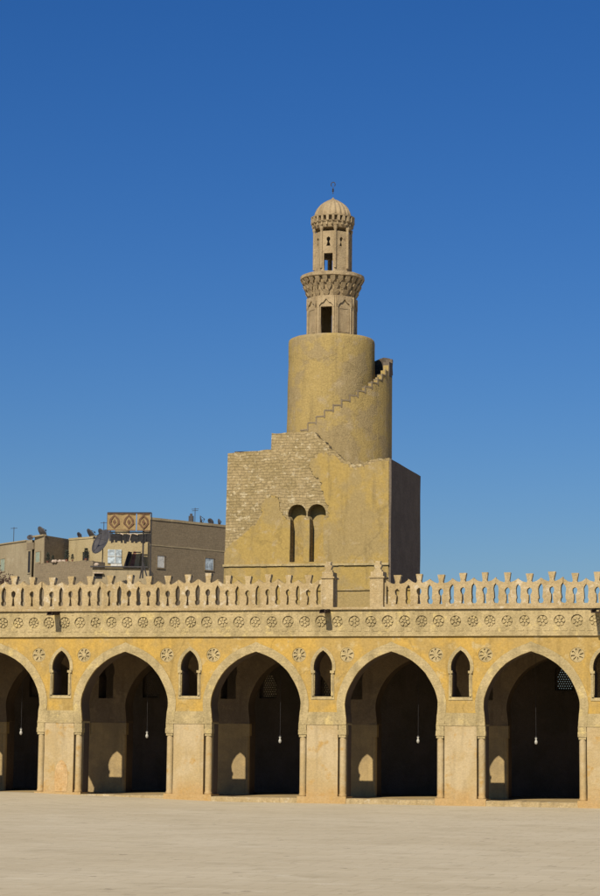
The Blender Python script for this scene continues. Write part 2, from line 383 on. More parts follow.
for i, x in enumerate(wx):
    xa, xb = max(X0, x-PW), min(X1, x+PW)
    if abs(x) > 24: xa, xb = (X0, -24.5+PW) if x < 0 else (24.5-PW, X1)
    bm = bmesh.new(); box(bm, xa+.42, xb-.42, -.03, 1.2, 0, 3.87); 
    box(bm, xa+.03, xa+.42, .40, 1.2, 0, 3.87); box(bm, xb-.42, xb-.03, .40, 1.2, 0, 3.87)
    wobble(bm, .01, 1.2, maxlen=.8)
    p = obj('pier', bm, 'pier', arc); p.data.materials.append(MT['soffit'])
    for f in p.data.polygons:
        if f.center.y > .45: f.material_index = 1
    bm = bmesh.new(); box(bm, xa-.0, xb+.0, -.06, 1.2, 3.87, 3.95); wobble(bm, .008, 2, maxlen=.6); obj('impost', bm, 'stucco', p)
    bm = bmesh.new(); box(bm, xa+.44, xb-.44, -.028, 0, 3.953, 4.5); wobble(bm, .006, 2, maxlen=.4); obj('impost_panel', bm, 'stucco', p)
    bm = bmesh.new(); box(bm, xa-.04, xb+.04, -.12, 1.26, -.2, .34); wobble(bm, .025, 1.7, maxlen=.4); obj('plinth', bm, 'pier', p)
    for sg, xe in ((-1, xa), (1, xb)):
        xc = xe-sg*.195
        bm = lathe(bmesh.new(), [(.20, .3), (.20, .42), (.17, .50), (.175, .6), (.175, 3.2), (.18, 3.26)], 14, (xc, .17), ph=pi/14)
        for f in bm.faces: f.smooth = len(f.verts) == 4
        obj('corner_column', bm, 'pier', p)
        bm = bmesh.new(); box(bm, xc-.18, xc+.18, -.02, .36, 3.26, 3.38); box(bm, xc-.215, xc+.215, -.055, .39, 3.38, 3.62); box(bm, xc-.2, xc+.2, -.04, .38, 3.62, 3.87)
        wobble(bm, .012, 3, maxlen=.2); obj('capital', bm, 'stucco', p)
# kerb of worn stone between the piers
for k in K:
    bm = bmesh.new(); a = BAY*k-2.25; nseg = 5
    for i in range(nseg):
        j = random.uniform(-.015, .015)
        box(bm, a+4.5*i/nseg+.003, a+4.5*(i+1)/nseg-.003, -.1+j, 1.25, -.2, .25+j)
    wobble(bm, .012, 2, maxlen=.5); obj('threshold', bm, 'crest', arc)
# the blotch of old plaster on one pier
st = smooth([(.30, .0), (.36, .5), (.34, 1.0), (.24, 1.4), (0, 1.62)], 4)
bm = prism_bm([[( -10.33+x, .36+z) for x, z in full(st)]], -.050, -.044)
wobble(bm, .004, 2)
o = obj('plaster_patch', bm, plaster('old_repair', (.52, .33, .14), (.58, .40, .2), (.47, .27, .09), big=1.5, off=300), arc)
o['label'] = 'rounded orange-brown repair patch on the pier face'

# ---------------------------------------------------------------- second arcade, back wall, roof
ina = empty('inner_arcade', (0, 6.8, 0), 'shadowed second row of arches behind the front arcade', 'arcade')
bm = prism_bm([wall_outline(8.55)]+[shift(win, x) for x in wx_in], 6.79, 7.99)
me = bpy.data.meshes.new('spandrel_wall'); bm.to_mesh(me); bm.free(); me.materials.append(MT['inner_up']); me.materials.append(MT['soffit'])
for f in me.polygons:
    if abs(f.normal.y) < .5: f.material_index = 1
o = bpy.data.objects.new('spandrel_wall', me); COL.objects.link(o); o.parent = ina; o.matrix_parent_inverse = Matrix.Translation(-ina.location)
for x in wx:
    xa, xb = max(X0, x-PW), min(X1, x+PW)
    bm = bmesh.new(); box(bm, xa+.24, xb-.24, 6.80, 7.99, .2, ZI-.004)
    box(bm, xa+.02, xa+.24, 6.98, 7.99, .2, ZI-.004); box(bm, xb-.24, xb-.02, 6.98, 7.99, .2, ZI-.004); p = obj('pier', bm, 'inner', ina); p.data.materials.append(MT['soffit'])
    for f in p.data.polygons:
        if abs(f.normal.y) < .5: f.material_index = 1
    for xe, sg in ((xa, -1), (xb, 1)):
        xc = xe-sg*.18
        bm = lathe(bmesh.new(), [(.17, .2), (.17, .5), (.16, .55), (.16, 3.3)], 12, (xc, 6.96)); box(bm, xc-.2, xc+.2, 6.74, 7.14, 3.3, ZI-.004)
        obj('corner_column', bm, 'inner', p)
bk = empty('back_wall', (0, 13.3, 0), 'dim rear wall of the arcade pierced by small latticed windows', 'wall')
lat = [(-17.1, 6.2), (-10.1, 6.2), (-3.1, 6.2), (.46, 6.2), (13.75, 6.7), (20.9, 6.2)]
lh = smooth([(.5, -.75), (.5, .2), (.4, .55), (0, .8)], 3); lw = full(lh)
bm = prism_bm([[(X0, 0), (X1, 0), (X1, 8.55), (X0, 8.55)]]+[shift(lw, x, z) for x, z in lat], 13.2, 14.2)
obj('wall', bm, 'back_shade', bk)
for x, z in lat:
    holes = []
    for a in range(-4, 5):
        for b_ in range(-6, 7):
            cx, cz = a*.125+(.0625 if b_ % 2 else 0), b_*.125
            if abs(cx) < .40-(max(0, cz-.2)*.7) and -.66 < cz < .6: holes.append(circle(x+cx, z+cz, .024, 6))
    bm = prism_bm([shift(lw, x, z)]+holes, 13.5, 13.60)
    obj('lattice', bm, 'back_shade', bk)
rf = empty('flat_roof', (0, 7, 8.55), 'flat timber roof over the arcade aisles', 'roof')
bm = bmesh.new(); box(bm, X0, X1, 1.2, 14.2, 8.75, 9.3); obj('deck', bm, 'tan', rf)
for i in range(64):
    x = X0+.3+.775*i; bm = bmesh.new(); box(bm, x-.1, x+.1, 1.2, 14.2, 8.56, 8.75); obj('beam', bm, 'wood', rf)
for sgn, nm in ((-1, 'left'), (1, 'right')):  # unseen end walls added to stop light leaking into the aisles
    xx = X0 if sgn < 0 else X1-.5
    bm = bmesh.new(); box(bm, xx-(.3 if sgn < 0 else -.3)-.01, xx+.5+(.3 if sgn > 0 else -.3)+.01, 1.22, 14.2, -.3, 8.74)
    tag(obj('added_end_wall', bm, 'inner'), 'added plastered wall, unseen, keeping light out at the %s end of the arcade aisles' % nm, 'wall')

# ---------------------------------------------------------------- cresting
ZL = 9.72
def merlon_mesh(p, dz=0, v=0):
    h = p/2; rnd = random.Random(v)
    j = lambda a=.012: rnd.uniform(-a, a)
    right = [(h, ZL), (h, 9.90), (h-.09, 9.90), (h-.13+j(), 10.0), (h-.13+j(), 10.1), (h-.09+j(), 10.17), (h-.11+j(), 10.4), (h-.12+j(), 10.62), (h-.09, 10.76+j()), (h, 10.90+dz),
             (h, 11.17+dz+j(.02)), (h-.2, 11.03+dz+j()), (.14, 10.97+dz+j()), (.10+j(), 11.06+dz), (.175+j(.02), 11.44+dz+j(.04))]
    left = [(-x+j(.006), z) for x, z in right[::-1]]
    left[-1] = (-h, ZL); left[-2] = (-h, 9.90); left[4] = (-h, 11.17+dz); left[5] = (-h, 10.90+dz)
    key = [(-.085, 9.90), (.085, 9.90), (.05, 10.1), (.045, 10.33), (.10, 10.40), (.125, 10.52), (.10, 10.63), (0, 10.70), (-.10, 10.63), (-.125, 10.52), (-.10, 10.40), (-.045, 10.33), (-.05, 10.1)]
    key = [(x+j(.01), z+j(.008)) for x, z in key]
    bm = prism_bm([right+left, key], -.17, .17); bmesh.ops.translate(bm, verts=bm.verts, vec=(0, 0, -ZL)); wobble(bm, .009, 6)
    me = bpy.data.meshes.new('merlon'); bm.to_mesh(me); bm.free(); me.materials.append(MT['crest']); return me
def crest(label, keys, p, dz):
    root = empty('parapet', (keys[0], .35, ZL), label, 'parapet')
    var = [merlon_mesh(p, dz, v) for v in range(10)]
    for k_, x in enumerate(keys):
        o = obj('merlon', var[(k_*7+k_//3) % 10], None, root); o.location = Vector((x, .35, ZL+random.uniform(-.03, .0)))
        o.rotation_euler = (random.uniform(-.03, .03), random.uniform(-.012, .012), random.uniform(-.03, .03)); o.scale = (1, 1, random.uniform(.96, 1.03))
    return root
pl = crest('openwork cresting left of the stepped gap, backed by houses and the minaret', [2.65-1.067*i for i in range(26)], 1.067, .02)
pr = crest('openwork cresting right of the gap, open against the sky', [6.69+.555+1.11*i for i in range(16)], 1.11, -.03)
def end_post(root, xa, xb, fx, panel):
    bm = bmesh.new()
    if panel: box(bm, panel[0], panel[1], .18, .52, ZL, 11.15)
    box(bm, xa, xb, -.05, .85, ZL, 11.18); wobble(bm, .012, 2, maxlen=.5); p = obj('end_post', bm, 'crest', root)
    bm = bmesh.new(); box(bm, xa-.05, xb+.06, -.12, .92, 11.18, 11.26); box(bm, xa+.02, xb-.02, -.04, .8, 11.27, 11.5)
    wobble(bm, .012, 3, maxlen=.3); obj('cap', bm, 'crest', p)
    pts = [(-.2, 11.5), (.2, 11.5), (.2, 11.6), (.12, 11.66), (.2, 11.82), (.1, 11.9), (.13, 12.05), (-.13, 12.05), (-.1, 11.9), (-.2, 11.82), (-.12, 11.66), (-.2, 11.6)]
    bm = prism_bm([shift(pts, fx)], .2, .55); wobble(bm, .012, 3); obj('stepped_finial', bm, 'crest', p)
end_post(pl, 3.40, 4.0, 3.68, (3.30, 3.42))
bm = bmesh.new(); box(bm, 3.30, 3.42, .18, .52, 9.9, 11.15); box(bm, 3.185, 3.42, .185, .515, ZL, 9.9); box(bm, 3.185, 3.42, .185, .515, 10.9, 11.1); obj('end_panel', bm, 'crest', pl)
end_post(pr, 5.9, 6.58, 6.24, None)
bm = bmesh.new(); box(bm, 6.56, 6.69, .18, .52, ZL, 11.1); obj('end_panel', bm, 'crest', pr)
bm = bmesh.new(); box(bm, .2, 6.6, 8.2, 8.6, 9.3, 11.16); box(bm, .15, 6.65, 8.12, 8.68, 11.16, 11.24); wobble(bm, .015, 1.5, maxlen=.7)
tag(obj('low_wall', bm, 'yel'), 'low yellow wall behind the gap between the two cresting end posts', 'wall')
# water spouts
for x, z, lab in ((-10.78, 9.52, 'wooden water spout above the narrow window of the pier with the orange patch'), (3.72, 9.55, 'wooden water spout below the gap in the cresting'), (17.36, 9.50, 'thick wooden water spout at the right edge of the frieze')):
    bm = bmesh.new(); big = 1.5 if x > 10 else 1
    box(bm, -.15*big, .15*big, -1.0*big, .1, -.10, -.06); box(bm, -.15*big, -.11*big, -1.0*big, .1, -.06, .08); box(bm, .11*big, .15*big, -1.0*big, .1, -.06, .08)
    bmesh.ops.rotate(bm, verts=bm.verts, cent=(0, 0, 0), matrix=Matrix.Rotation(radians(5), 3, 'X'))
    wobble(bm, .01, 4, maxlen=.3)
    o = tag(obj('water_spout', bm, 'wood'), lab, 'spout', 'wooden spouts along the ledge'); o.location = (x, -.12, z)

# ---------------------------------------------------------------- hanging lamps
def lamp(x, y, z, label):
    r = empty('hanging_lamp', (x, y, z), label, 'lamp', 'glass lamps hanging in the arches'); r.rotation_euler = (random.uniform(-.01, .01), random.uniform(-.01, .01), 0)
    def pt(name, bm, mat):
        o = bpy.data.objects.new(name, None); 
        me = bpy.data.meshes.new(name); bm.to_mesh(me); bm.free(); me.materials.append(MT[mat]); o = bpy.data.objects.new(name, me); COL.objects.link(o); o.parent = r; return o
    b1 = lathe(bmesh.new(), [(.02, -.20), (.05, -.18), (.08, -.12), (.082, -.06), (.055, 0), (.035, .03), (.055, .09), (.06, .13)], 14)
    for f in b1.faces: f.smooth = True
    pt('glass_bowl', b1, 'glass')
    pt('cap', lathe(bmesh.new(), [(.06, .13), (.04, .18), (.015, .21)], 12), 'iron')
    b3 = bmesh.new(); tube(b3, (0, 0, .21), (0, 0, 8.56-z), .008, 5); pt('chain', b3, 'iron')
for x, z, l in ((-13.94, 3.42, 'small glass lamp in the arch cut by the left edge'), (-6.84, 3.32, 'small glass lamp in the arch right of the pier with the orange patch'),
             (.42, 3.13, 'small glass lamp in the arch below the minaret'), (7.7, 3.2, 'small glass lamp in the arch right of the minaret'), (13.73, 3.2, 'small glass lamp near the middle of the rightmost whole arch')):
    lamp(x, 3.2, z, l)

# ---------------------------------------------------------------- minaret
mi = empty('minaret', (-5.35, 35.7, 0), 'stone minaret with square base, outer spiral stair and ribbed lantern dome', 'minaret')
TX0, TX1, TY0, TY1 = -10.82, .13, 30.0, 39.2
CX, CY = -5.06, 35.0
nhalf = smooth([(.47, 14.62), (.47, 17.35), (.60, 17.55), (.62, 17.86), (.50, 18.15), (.28, 18.34), (0, 18.4)], 3)
nh = [(x*.98, z) for x, z in nhalf]; niche = full(nh)
N1, N2 = -6.02, -4.70
rt = [(.13, 21.15)]
def jag(pts, n=3, a=.09):
    n *= 2; out = []
    for p, q in zip(pts, pts[1:]):
        for k in range(n):
            s = k/n; out.append((p[0]+(q[0]-p[0])*s+(random.uniform(-a, a) if k else 0), p[1]+(q[1]-p[1])*s+(random.uniform(-a, a) if k else 0)))
    out.append(pts[-1]); return out
topline = jag([(.13, 21.32), (-.9, 21.25), (-1.5, 21.05), (-2.2, 20.9), (-2.84, 21.2), (-3.4, 21.7), (-3.9, 22.15), (-4.5, 22.7), (-4.83, 23.12)], 4, .08)+jag([(-4.86, 23.14), (-7.82, 23.16)], 7, .05)+jag([(-7.85, 22.06), (-10.82, 21.88)], 5, .04)
front = [(-10.95, 0), (-10.92, 14.4)]+[(.13, 0)]  # placeholder order fixed below
outline = [(.13, 10.0)]+topline+[(-11.0, 10.0)]
bm = prism_bm([outline, shift(niche, N1), shift(niche, N2)], 30.0, 30.8)
obj('front_wall', bm, 'stone', mi)
bm = bmesh.new(); box(bm, TX0-.1, TX1, 31.0, TY1, 0, 21.0); box(bm, TX0-.15, TX1, 30.0, 30.7, 0, 10.0)
obj('base', bm, 'stone', mi)
bm = bmesh.new(); box(bm, -7.85, -4.84, 30.81, 34, 21.0, 23.05); box(bm, TX0-.1, TX0+.4, 30.81, TY1, 21.0, 21.75); box(bm, TX0+.4, -7.86, 30.81, 31.2, 21.0, 21.7)
wobble(bm, .03, 1.2, maxlen=.6); obj('stair_landing', bm, 'stone', mi)
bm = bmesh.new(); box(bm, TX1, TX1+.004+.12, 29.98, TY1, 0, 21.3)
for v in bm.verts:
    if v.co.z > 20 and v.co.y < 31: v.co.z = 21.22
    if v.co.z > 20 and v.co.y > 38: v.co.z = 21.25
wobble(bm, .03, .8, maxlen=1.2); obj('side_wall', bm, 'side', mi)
bm = bmesh.new(); box(bm, -10.5, -8.2, 30.5, 30.9, 21.92, 22.06); obj('coping_plank', bm, 'wood', mi)
# yellow plaster left on the face, niches recessed in it
pl_out = [(.10, 10.0), (.10, 21.12)]+jag([(.10, 21.12), (-.9, 21.0), (-1.5, 20.78), (-2.2, 20.62), (-2.9, 20.98), (-3.5, 21.55), (-4.4, 21.75), (-5.1, 21.35), (-5.25, 20.9), (-4.95, 20.35), (-4.4, 19.8), (-4.25, 19.0), (-3.95, 18.3), (-3.9, 17.7), (-4.0, 17.35)], 3, .10)
for c_ in (N2, N1): pl_out += [(c_+.46, 17.36), (c_+.46, 14.62), (c_-.46, 14.62), (c_-.46, 17.36)]
pl_out += jag([(-6.6, 17.3), (-6.85, 17.55), (-7.2, 18.1), (-7.3, 18.85), (-7.55, 19.0), (-8.15, 18.8), (-8.45, 18.45), (-8.4, 17.8), (-8.75, 17.2), (-9.5, 16.6), (-10.1, 16.1), (-10.75, 15.6)], 4, .08)
pl_out += [(-10.93, 15.3), (-11.0, 10.0)]
nlow = [(-.46, 14.62), (.46, 14.62), (.46, 17.33), (-.46, 17.33)]
bm = prism_bm([pl_out], 29.92, 30.0)
wobble(bm, .01, 1.5)
obj('plaster_coat', bm, 'yel', mi)
bm = bmesh.new(); box(bm, -7.0, -3.8, 30.82, 30.99, 14.5, 18.6); obj('niche_back', bm, 'yel', mi)
for x in (-6.68, -5.36, -4.08):
    pass
for x in (-5.36,):
    bm = lathe(bmesh.new(), [(.15, 14.62), (.15, 14.75), (.10, 14.82), (.10, 17.0), (.16, 17.15)], 10, (x, 30.12)); box(bm, x-.2, x+.2, 29.93, 30.35, 17.15, 17.42)
    obj('niche_column', bm, 'lime', mi)
bm = bmesh.new()
for i in range(30):
    a = -11.0+i*11.15/30; j = random.uniform(-.01, .01); box(bm, a, a+11.15/30, 29.80+j, 29.93, 14.36+j, 14.5)
obj('moulding', bm, 'stucco', mi)
# shaft
bm = bmesh.new()
prof = [(3.02, 20.9), (3.0, 24), (2.97, 26), (2.95, 28), (2.93, 30.05), (2.90, 30.2), (2.80, 30.28), (1.0, 30.3)]
lathe(bm, prof, 96, (CX, CY))
for f in bm.faces: f.smooth = len(f.verts) == 4
bmesh.ops.subdivide_edges(bm, edges=[e for e in bm.edges if e.calc_length() > .9], cuts=3, use_grid_fill=True)
wobble(bm, .02, .9); obj('shaft', bm, 'core', mi)
# winding stair wall: outer face with stepped top
tab = [(-15, 23.15), (0, 24.0), (14, 24.75), (23, 25.15), (42, 26.0), (56, 26.6), (72, 27.3), (82, 27.95), (90, 28.45), (110, 28.9), (150, 29.2), (200, 29.9)]
def zt(a):
    for (a0, z0), (a1, z1) in zip(tab, tab[1:]):
        if a <= a1: return z0+(z1-z0)*(a-a0)/(a1-a0)
    return tab[-1][1]
def ring_seg(bm, ra, rb, a0, a1, z0, z1, n=2):
    for k in range(n):
        u, v = radians(a0+(a1-a0)*k/n-90), radians(a0+(a1-a0)*(k+1)/n-90)
        P = [(ra, u), (rb, u), (rb, v), (ra, v)]
        lo = [bm.verts.new((CX+r*cos(q), CY+r*sin(q), z0)) for r, q in P]; hi = [bm.verts.new((CX+r*cos(q), CY+r*sin(q), z1)) for r, q in P]
        for i in range(4): bm.faces.new((lo[i], lo[(i+1) % 4], hi[(i+1) % 4], hi[i]))
        bm.faces.new(hi); bm.faces.new(lo[::-1])
RO = 4.13
bm = bmesh.new(); n = 160
base_a = [-15+215*i/n for i in range(n+1)]
rings = []
steps = []
xs_ = -15
while xs_ < 200:
    wd = 7.8 if xs_ < 60 else 6.5
    steps.append((xs_, min(200, xs_+wd))); xs_ += wd
for a0, a1 in steps:
    z = zt(a1)-.04+random.uniform(-.03, .03); ring_seg(bm, RO-.38, RO, a0, a1, 21.0, z, 3)
wobble(bm, .012, 1.1)
obj('stair_parapet', bm, 'core', mi)
bm = bmesh.new()
for a0, a1 in steps: ring_seg(bm, 2.85, RO-.385, a0, a1, 21.0, zt(a0)-.9, 1)
obj('stair', bm, 'stone', mi)
bm = bmesh.new()
for a0, a1 in steps[:12]:
    z = zt(a1)-.04; ring_seg(bm, RO-.40, RO+.035, a0, a1+.2, z-.02, z+.07, 3); ring_seg(bm, RO-.02, RO+.03, a1-.9, a1+.3, z-.1, z+.45, 1)
wobble(bm, .022, 2.5); obj('step_coping', bm, 'brick', mi)
bm = bmesh.new()                                     # broken stub where the stair turns out of sight
for a0, a1, z in ((83, 97, 28.6), (97, 120, 28.95), (120, 150, 29.3)): ring_seg(bm, RO-.42, RO+.03, a0, a1, z-1.0, z, 3)
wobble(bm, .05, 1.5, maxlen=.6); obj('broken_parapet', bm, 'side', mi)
# lantern: eight-sided storeys
def oct_panel(bm, R, z0, z1, th, holes_for, ph=0):
    s = 2*R*sin(pi/8); ap = R*cos(pi/8)
    for i in range(8):
        a = ph+i*pi/4                      # 0 faces the court
        T = Matrix.Translation((CX, CY, 0)) @ Matrix.Rotation(a, 4, 'Z') @ Matrix.Translation((0, -ap, 0))
        k = th*math.tan(pi/8)
        prism_bm([[(-s/2, z0), (s/2, z0), (s/2, z1), (-s/2, z1)]]+holes_for(i), 0.0, th, bm, mat4=T)
def door_l(i): return [[(-.40, 30.35), (.40, 30.35), (.40, 32.35), (-.40, 32.35)]] if i in (0, 4) else []
bm = bmesh.new(); oct_panel(bm, 1.69, 30.25, 33.1, .3, door_l)
LO = obj('lower_lantern', bm, 'lime', mi)
for i in range(8):
    T = Matrix.Translation((CX, CY, 0)) @ Matrix.Rotation(i*pi/4, 4, 'Z') @ Matrix.Translation((0, -1.69*cos(pi/8), 0))
    bm = bmesh.new()
    ar = [(-.48, 32.3), (-.48, 32.42), (-.33, 32.6), (-.2, 32.63), (0, 32.88), (.2, 32.63), (.33, 32.6), (.48, 32.42), (.48, 32.3), (.57, 32.3), (.57, 33.1), (-.57, 33.1), (-.57, 32.3)]
    prism_bm([ar], -.10, 0, bm, mat4=T)
    for sx in (-.52, .52):
        q = T @ Vector((sx, -.035, 0)); tube(bm, (q.x, q.y, 30.2), (q.x, q.y, 32.36), .055, 8)
    if i not in (0, 4):
        prism_bm([[(-.42, 30.6), (.42, 30.6), (.42, 32.3), (-.42, 32.3)], [(-.34, 30.68), (.34, 30.68), (.34, 32.22), (-.34, 32.22)]], -.03, 0, bm, mat4=T)
    obj('blind_arch', bm, 'lime', LO)
# stalactite gallery
bm = bmesh.new(); lathe(bm, [(1.58, 33.05), (1.64, 33.35), (1.76, 33.8), (1.88, 34.2), (1.95, 34.5)], 32, (CX, CY))
G = obj('gallery', bm, 'lime', mi)
bm = bmesh.new()
for tier, (za, zb, ra, rb, n) in enumerate(((33.05, 33.5, 1.55, 1.84, 16), (33.47, 33.95, 1.74, 2.02, 24), (33.93, 34.38, 1.9, 2.17, 24))):
    for i in range(n):
        a = 2*pi*(i+.5*(tier % 2))/n-pi/2; hw = pi*(ra+rb)/2/n*.62
        T = Matrix.Translation((CX, CY, 0)) @ Matrix.Rotation(a, 4, 'Z')
        v = [T @ Vector(p) for p in ((ra-.1, -hw*.25, za), (ra, 0, za-.02), (ra-.1, hw*.25, za), (ra-.1, hw, zb), (rb, hw, zb), (rb, -hw, zb), (ra-.1, -hw, zb), (rb-.14, hw, zb-.24), (rb-.14, -hw, zb-.24))]
        V_ = [bm.verts.new(p) for p in v]
        for f in ((0, 1, 8, 6), (1, 2, 3, 7), (1, 7, 8), (8, 7, 4, 5), (6, 8, 5), (3, 4, 7), (6, 5, 4, 3), (0, 2, 1), (0, 6, 3, 2)): bm.faces.new([V_[q] for q in f])
obj('stalactites', bm, 'lime', G)
bm = bmesh.new(); lathe(bm, [(2.1, 34.38), (2.2, 34.44), (2.2, 34.66), (2.12, 34.70), (1.2, 34.73)], 32, (CX, CY)); wobble(bm, .035, 3); obj('gallery_rim', bm, 'lime', G)
# upper lantern
keyh = [(-.13, 36.95), (.13, 36.95), (.07, 37.15), (.05, 37.25), (.11, 37.36), (.11, 37.48), (0, 37.58), (-.11, 37.48), (-.11, 37.36), (-.05, 37.25), (-.07, 37.15)]
keyh = [(x*1.15, 36.95+(z-36.95)*1.05) for x, z in keyh]
def up(i):
    h = [keyh]
    if i in (0, 3, 4, 5): h.append([(-.31, 35.15), (.31, 35.15), (.31, 36.45), (-.31, 36.45)])
    return h
bm = bmesh.new(); oct_panel(bm, 1.27, 35.05, 38.0, .25, up)
DROP = -.32
UP = obj('upper_lantern', bm, 'lime', mi); UP.location.z += DROP
for i in range(8):
    a = (i+.5)*pi/4-pi/2; bm = bmesh.new(); q = (CX+1.27*cos(a), CY+1.27*sin(a))
    lathe(bm, [(.09, 35.1), (.09, 37.7), (.13, 37.85), (.13, 38.0)], 8, q); obj('corner_shaft', bm, 'lime', UP)
bm = bmesh.new(); lathe(bm, [(1.26, 37.95), (1.33, 38.1), (1.38, 38.3), (1.38, 38.32)], 32, (CX, CY)); lathe(bm, [(1.15, 38.3), (1.2, 38.8), (1.15, 38.85)], 32, (CX, CY))
n = 24
for i in range(n):
    a = 2*pi*i/n-pi/2; T = Matrix.Translation((CX, CY, 0)) @ Matrix.Rotation(a, 4, 'Z')
    box(bm, 1.1, 1.50, -.085, .085, 38.36, 38.72, T)
    box(bm, 1.1, 1.43, -.13, -.02, 38.10, 38.36, T)
lathe(bm, [(1.43, 38.30), (1.46, 38.32), (1.46, 38.37), (1.1, 38.38)], 32, (CX, CY)); lathe(bm, [(1.1, 38.7), (1.50, 38.72), (1.52, 38.80), (1.1, 38.88)], 32, (CX, CY))
wobble(bm, .01, 4); obj('cornice', bm, 'lime', UP)
bm = bmesh.new()
dp = [(1.33, 38.85), (1.40, 39.0), (1.42, 39.2), (1.37, 39.45), (1.22, 39.75), (1.0, 40.0), (.72, 40.2), (.42, 40.36), (.18, 40.46), (.06, 40.55), (.04, 40.6)]
dp = [(a*.905, b_) for a, b_ in dp]
lathe(bm, dp, 160, (CX, CY), lobes=20, depth=.09)
for f in bm.faces: f.smooth = len(f.verts) == 4
D = obj('dome', bm, 'lime', mi); D.location.z += DROP
bm = lathe(bmesh.new(), [(.03, 40.55), (.03, 40.7), (.09, 40.76), (.03, 40.82), (.07, 40.88), (.02, 40.93), (.02, 41.05)], 10, (CX, CY))
for k in range(14):
    a0 = radians(-50+280*k/14); a1 = radians(-50+280*(k+1)/14)
    tube(bm, (CX+.15*cos(a0), CY, 41.2+.17*sin(a0)), (CX+.15*cos(a1), CY, 41.2+.17*sin(a1)), .03, 5)
obj('crescent_finial', bm, 'iron', D)

for o in mi.children:
    if o.name.split('.')[0] in ('shaft', 'stair', 'stair_parapet', 'step_coping', 'broken_parapet', 'lower_lantern', 'gallery', 'upper_lantern', 'dome'): o.location.z -= .12

# ---------------------------------------------------------------- town behind, left
def block(bm, P, z0, z1):
    lo = [bm.verts.new((x, y, z0)) for x, y in P]; hi = [bm.verts.new((x, y, z1)) for x, y in P]; n = len(P)
    for i in range(n): bm.faces.new((lo[i], lo[(i+1) % n], hi[(i+1) % n], hi[i]))
    bm.faces.new(hi); bm.faces.new(lo[::-1]); return bm
def oriented(p, q):
    """frame with x along p->q, y into the building"""
    d = Vector((q[0]-p[0], q[1]-p[1], 0)).normalized(); n = Vector((-d.y, d.x, 0))
    return Matrix((( d.x, n.x, 0, p[0]), (d.y, n.y, 0, p[1]), (0, 0, 1, 0), (0, 0, 0, 1)))
def window(root, F, x, z, w_, h, pane='dark', frame='tan', name='window'):
    bm = bmesh.new(); box(bm, x-w_/2-.08, x+w_/2+.08, -.07, .02, z-h/2-.1, z-h/2, F); box(bm, x-w_/2-.08, x+w_/2+.08, -.07, .02, z+h/2, z+h/2+.08, F)
    box(bm, x-w_/2-.08, x-w_/2, -.05, .02, z-h/2, z+h/2, F); box(bm, x+w_/2, x+w_/2+.08, -.05, .02, z-h/2, z+h/2, F)
    f = obj(name, bm, frame, root)
    bm = bmesh.new(); box(bm, x-w_/2, x+w_/2, -.03, .01, z-h/2, z+h/2, F); obj('shutter' if pane != 'dark' else 'pane', bm, pane, f)
A0, A1, A2 = (-39.85, 70.4), (-52.0, 80.5), (-38.9, 75.2)
ba = empty('house', (-42, 74, 0), 'dusty flat-roofed house at the far left with a tall dark opening', 'house', 'flat-roofed houses behind the arcade')
bm = bmesh.new(); block(bm, [A1, (-41.5, 71.77), (-41.5, 76), (-40, 80.5), (-52, 86)], 0, 20.5); obj('left_wing', bm, 'pink', ba)
bm = bmesh.new(); block(bm, [(-41.3, 71.8), A0, (-38.9, 75.0), (-38.5, 80), (-41.3, 80)], 0, 20.75); obj('right_wing', bm, 'tan', ba)
bm = bmesh.new(); block(bm, [A0, (-39.78, 70.38), (-38.7, 74.95), (-38.9, 75.0)], 0, 20.7); obj('brick_side', bm, 'brick', ba)
F = oriented(A1, A0); LA = (Vector(A0)-Vector(A1)).length
window(ba, F, LA-2.55, 18.55, .45, 1.9, 'dark', 'pink', 'opening')
window(ba, F, LA-1.0, 18.9, .75, .9, 'green', 'tan'); window(ba, F, LA-7.6, 18.6, .8, 1.1, 'green', 'pink')
bm = bmesh.new(); box(bm, LA-3.1, LA-1.9, -.03, .3, 19.65, 20.25, F); obj('recess', bm, 'brick', ba)
bm = bmesh.new(); box(bm, LA-1.9, LA+.05, -.12, .2, 20.68, 20.82, F); box(bm, LA-8.5, LA-3.2, -.1, .2, 20.45, 20.56, F); obj('coping', bm, 'tan', ba)
by = empty('house', (-34, 71, 0), 'sandy rendered flat-roofed house behind the big rooftop dish', 'house', 'flat-roofed houses behind the arcade')
Y0, Y1 = (-38.6, 73.2), (-28.6, 68.6)
bm = bmesh.new(); block(bm, [Y0, Y1, (-27, 76), (-37, 81)], 0, 20.6); obj('walls', bm, 'sand', by)
F = oriented(Y0, Y1); bm = bmesh.new()
for i in range(12): j = random.uniform(-.05, .05); box(bm, i*.91, i*.91+.91, -.05, .3, 20.55, 20.72+j, F)
obj('roof_parapet', bm, 'sand', by)
window(by, F, 2.2, 18.9, .8, 1.0, 'dark', 'sand'); window(by, F, 9.6, 18.2, .9, 1.2, 'bluew', 'sand')
bb = empty('house', (-27, 70, 0), 'long brown brick block with one white and one grey window beside the minaret', 'house', 'flat-roofed houses behind the arcade')
B0, B1 = (-28.13, 64.94), (-20.0, 78.6)
bm = bmesh.new(); block(bm, [B0, B1, (-26, 84), (-30.0, 68.6)], 0, 21.35); obj('walls', bm, 'brick', bb)
F = oriented(B0, B1); LB = (Vector(B1)-Vector(B0)).length
bm = bmesh.new(); box(bm, -.05, LB, -.06, .3, 21.35, 21.55, F); box(bm, -.02, LB, -.03, .05, 19.2, 19.3, F); wobble(bm, .02, 1, maxlen=1); obj('string_course', bm, 'tan', bb)
bm = block(bmesh.new(), [(-30.0, 68.6), B0, (-28.10, 64.92), (-30.03, 68.55)], 12, 21.37); obj('rendered_end', bm, 'tan', bb)
window(bb, F, 1.15, 17.9, .75, 1.0, 'white', 'brick'); window(bb, F, 6.6, 18.05, .95, 1.0, 'bluew', 'brick')
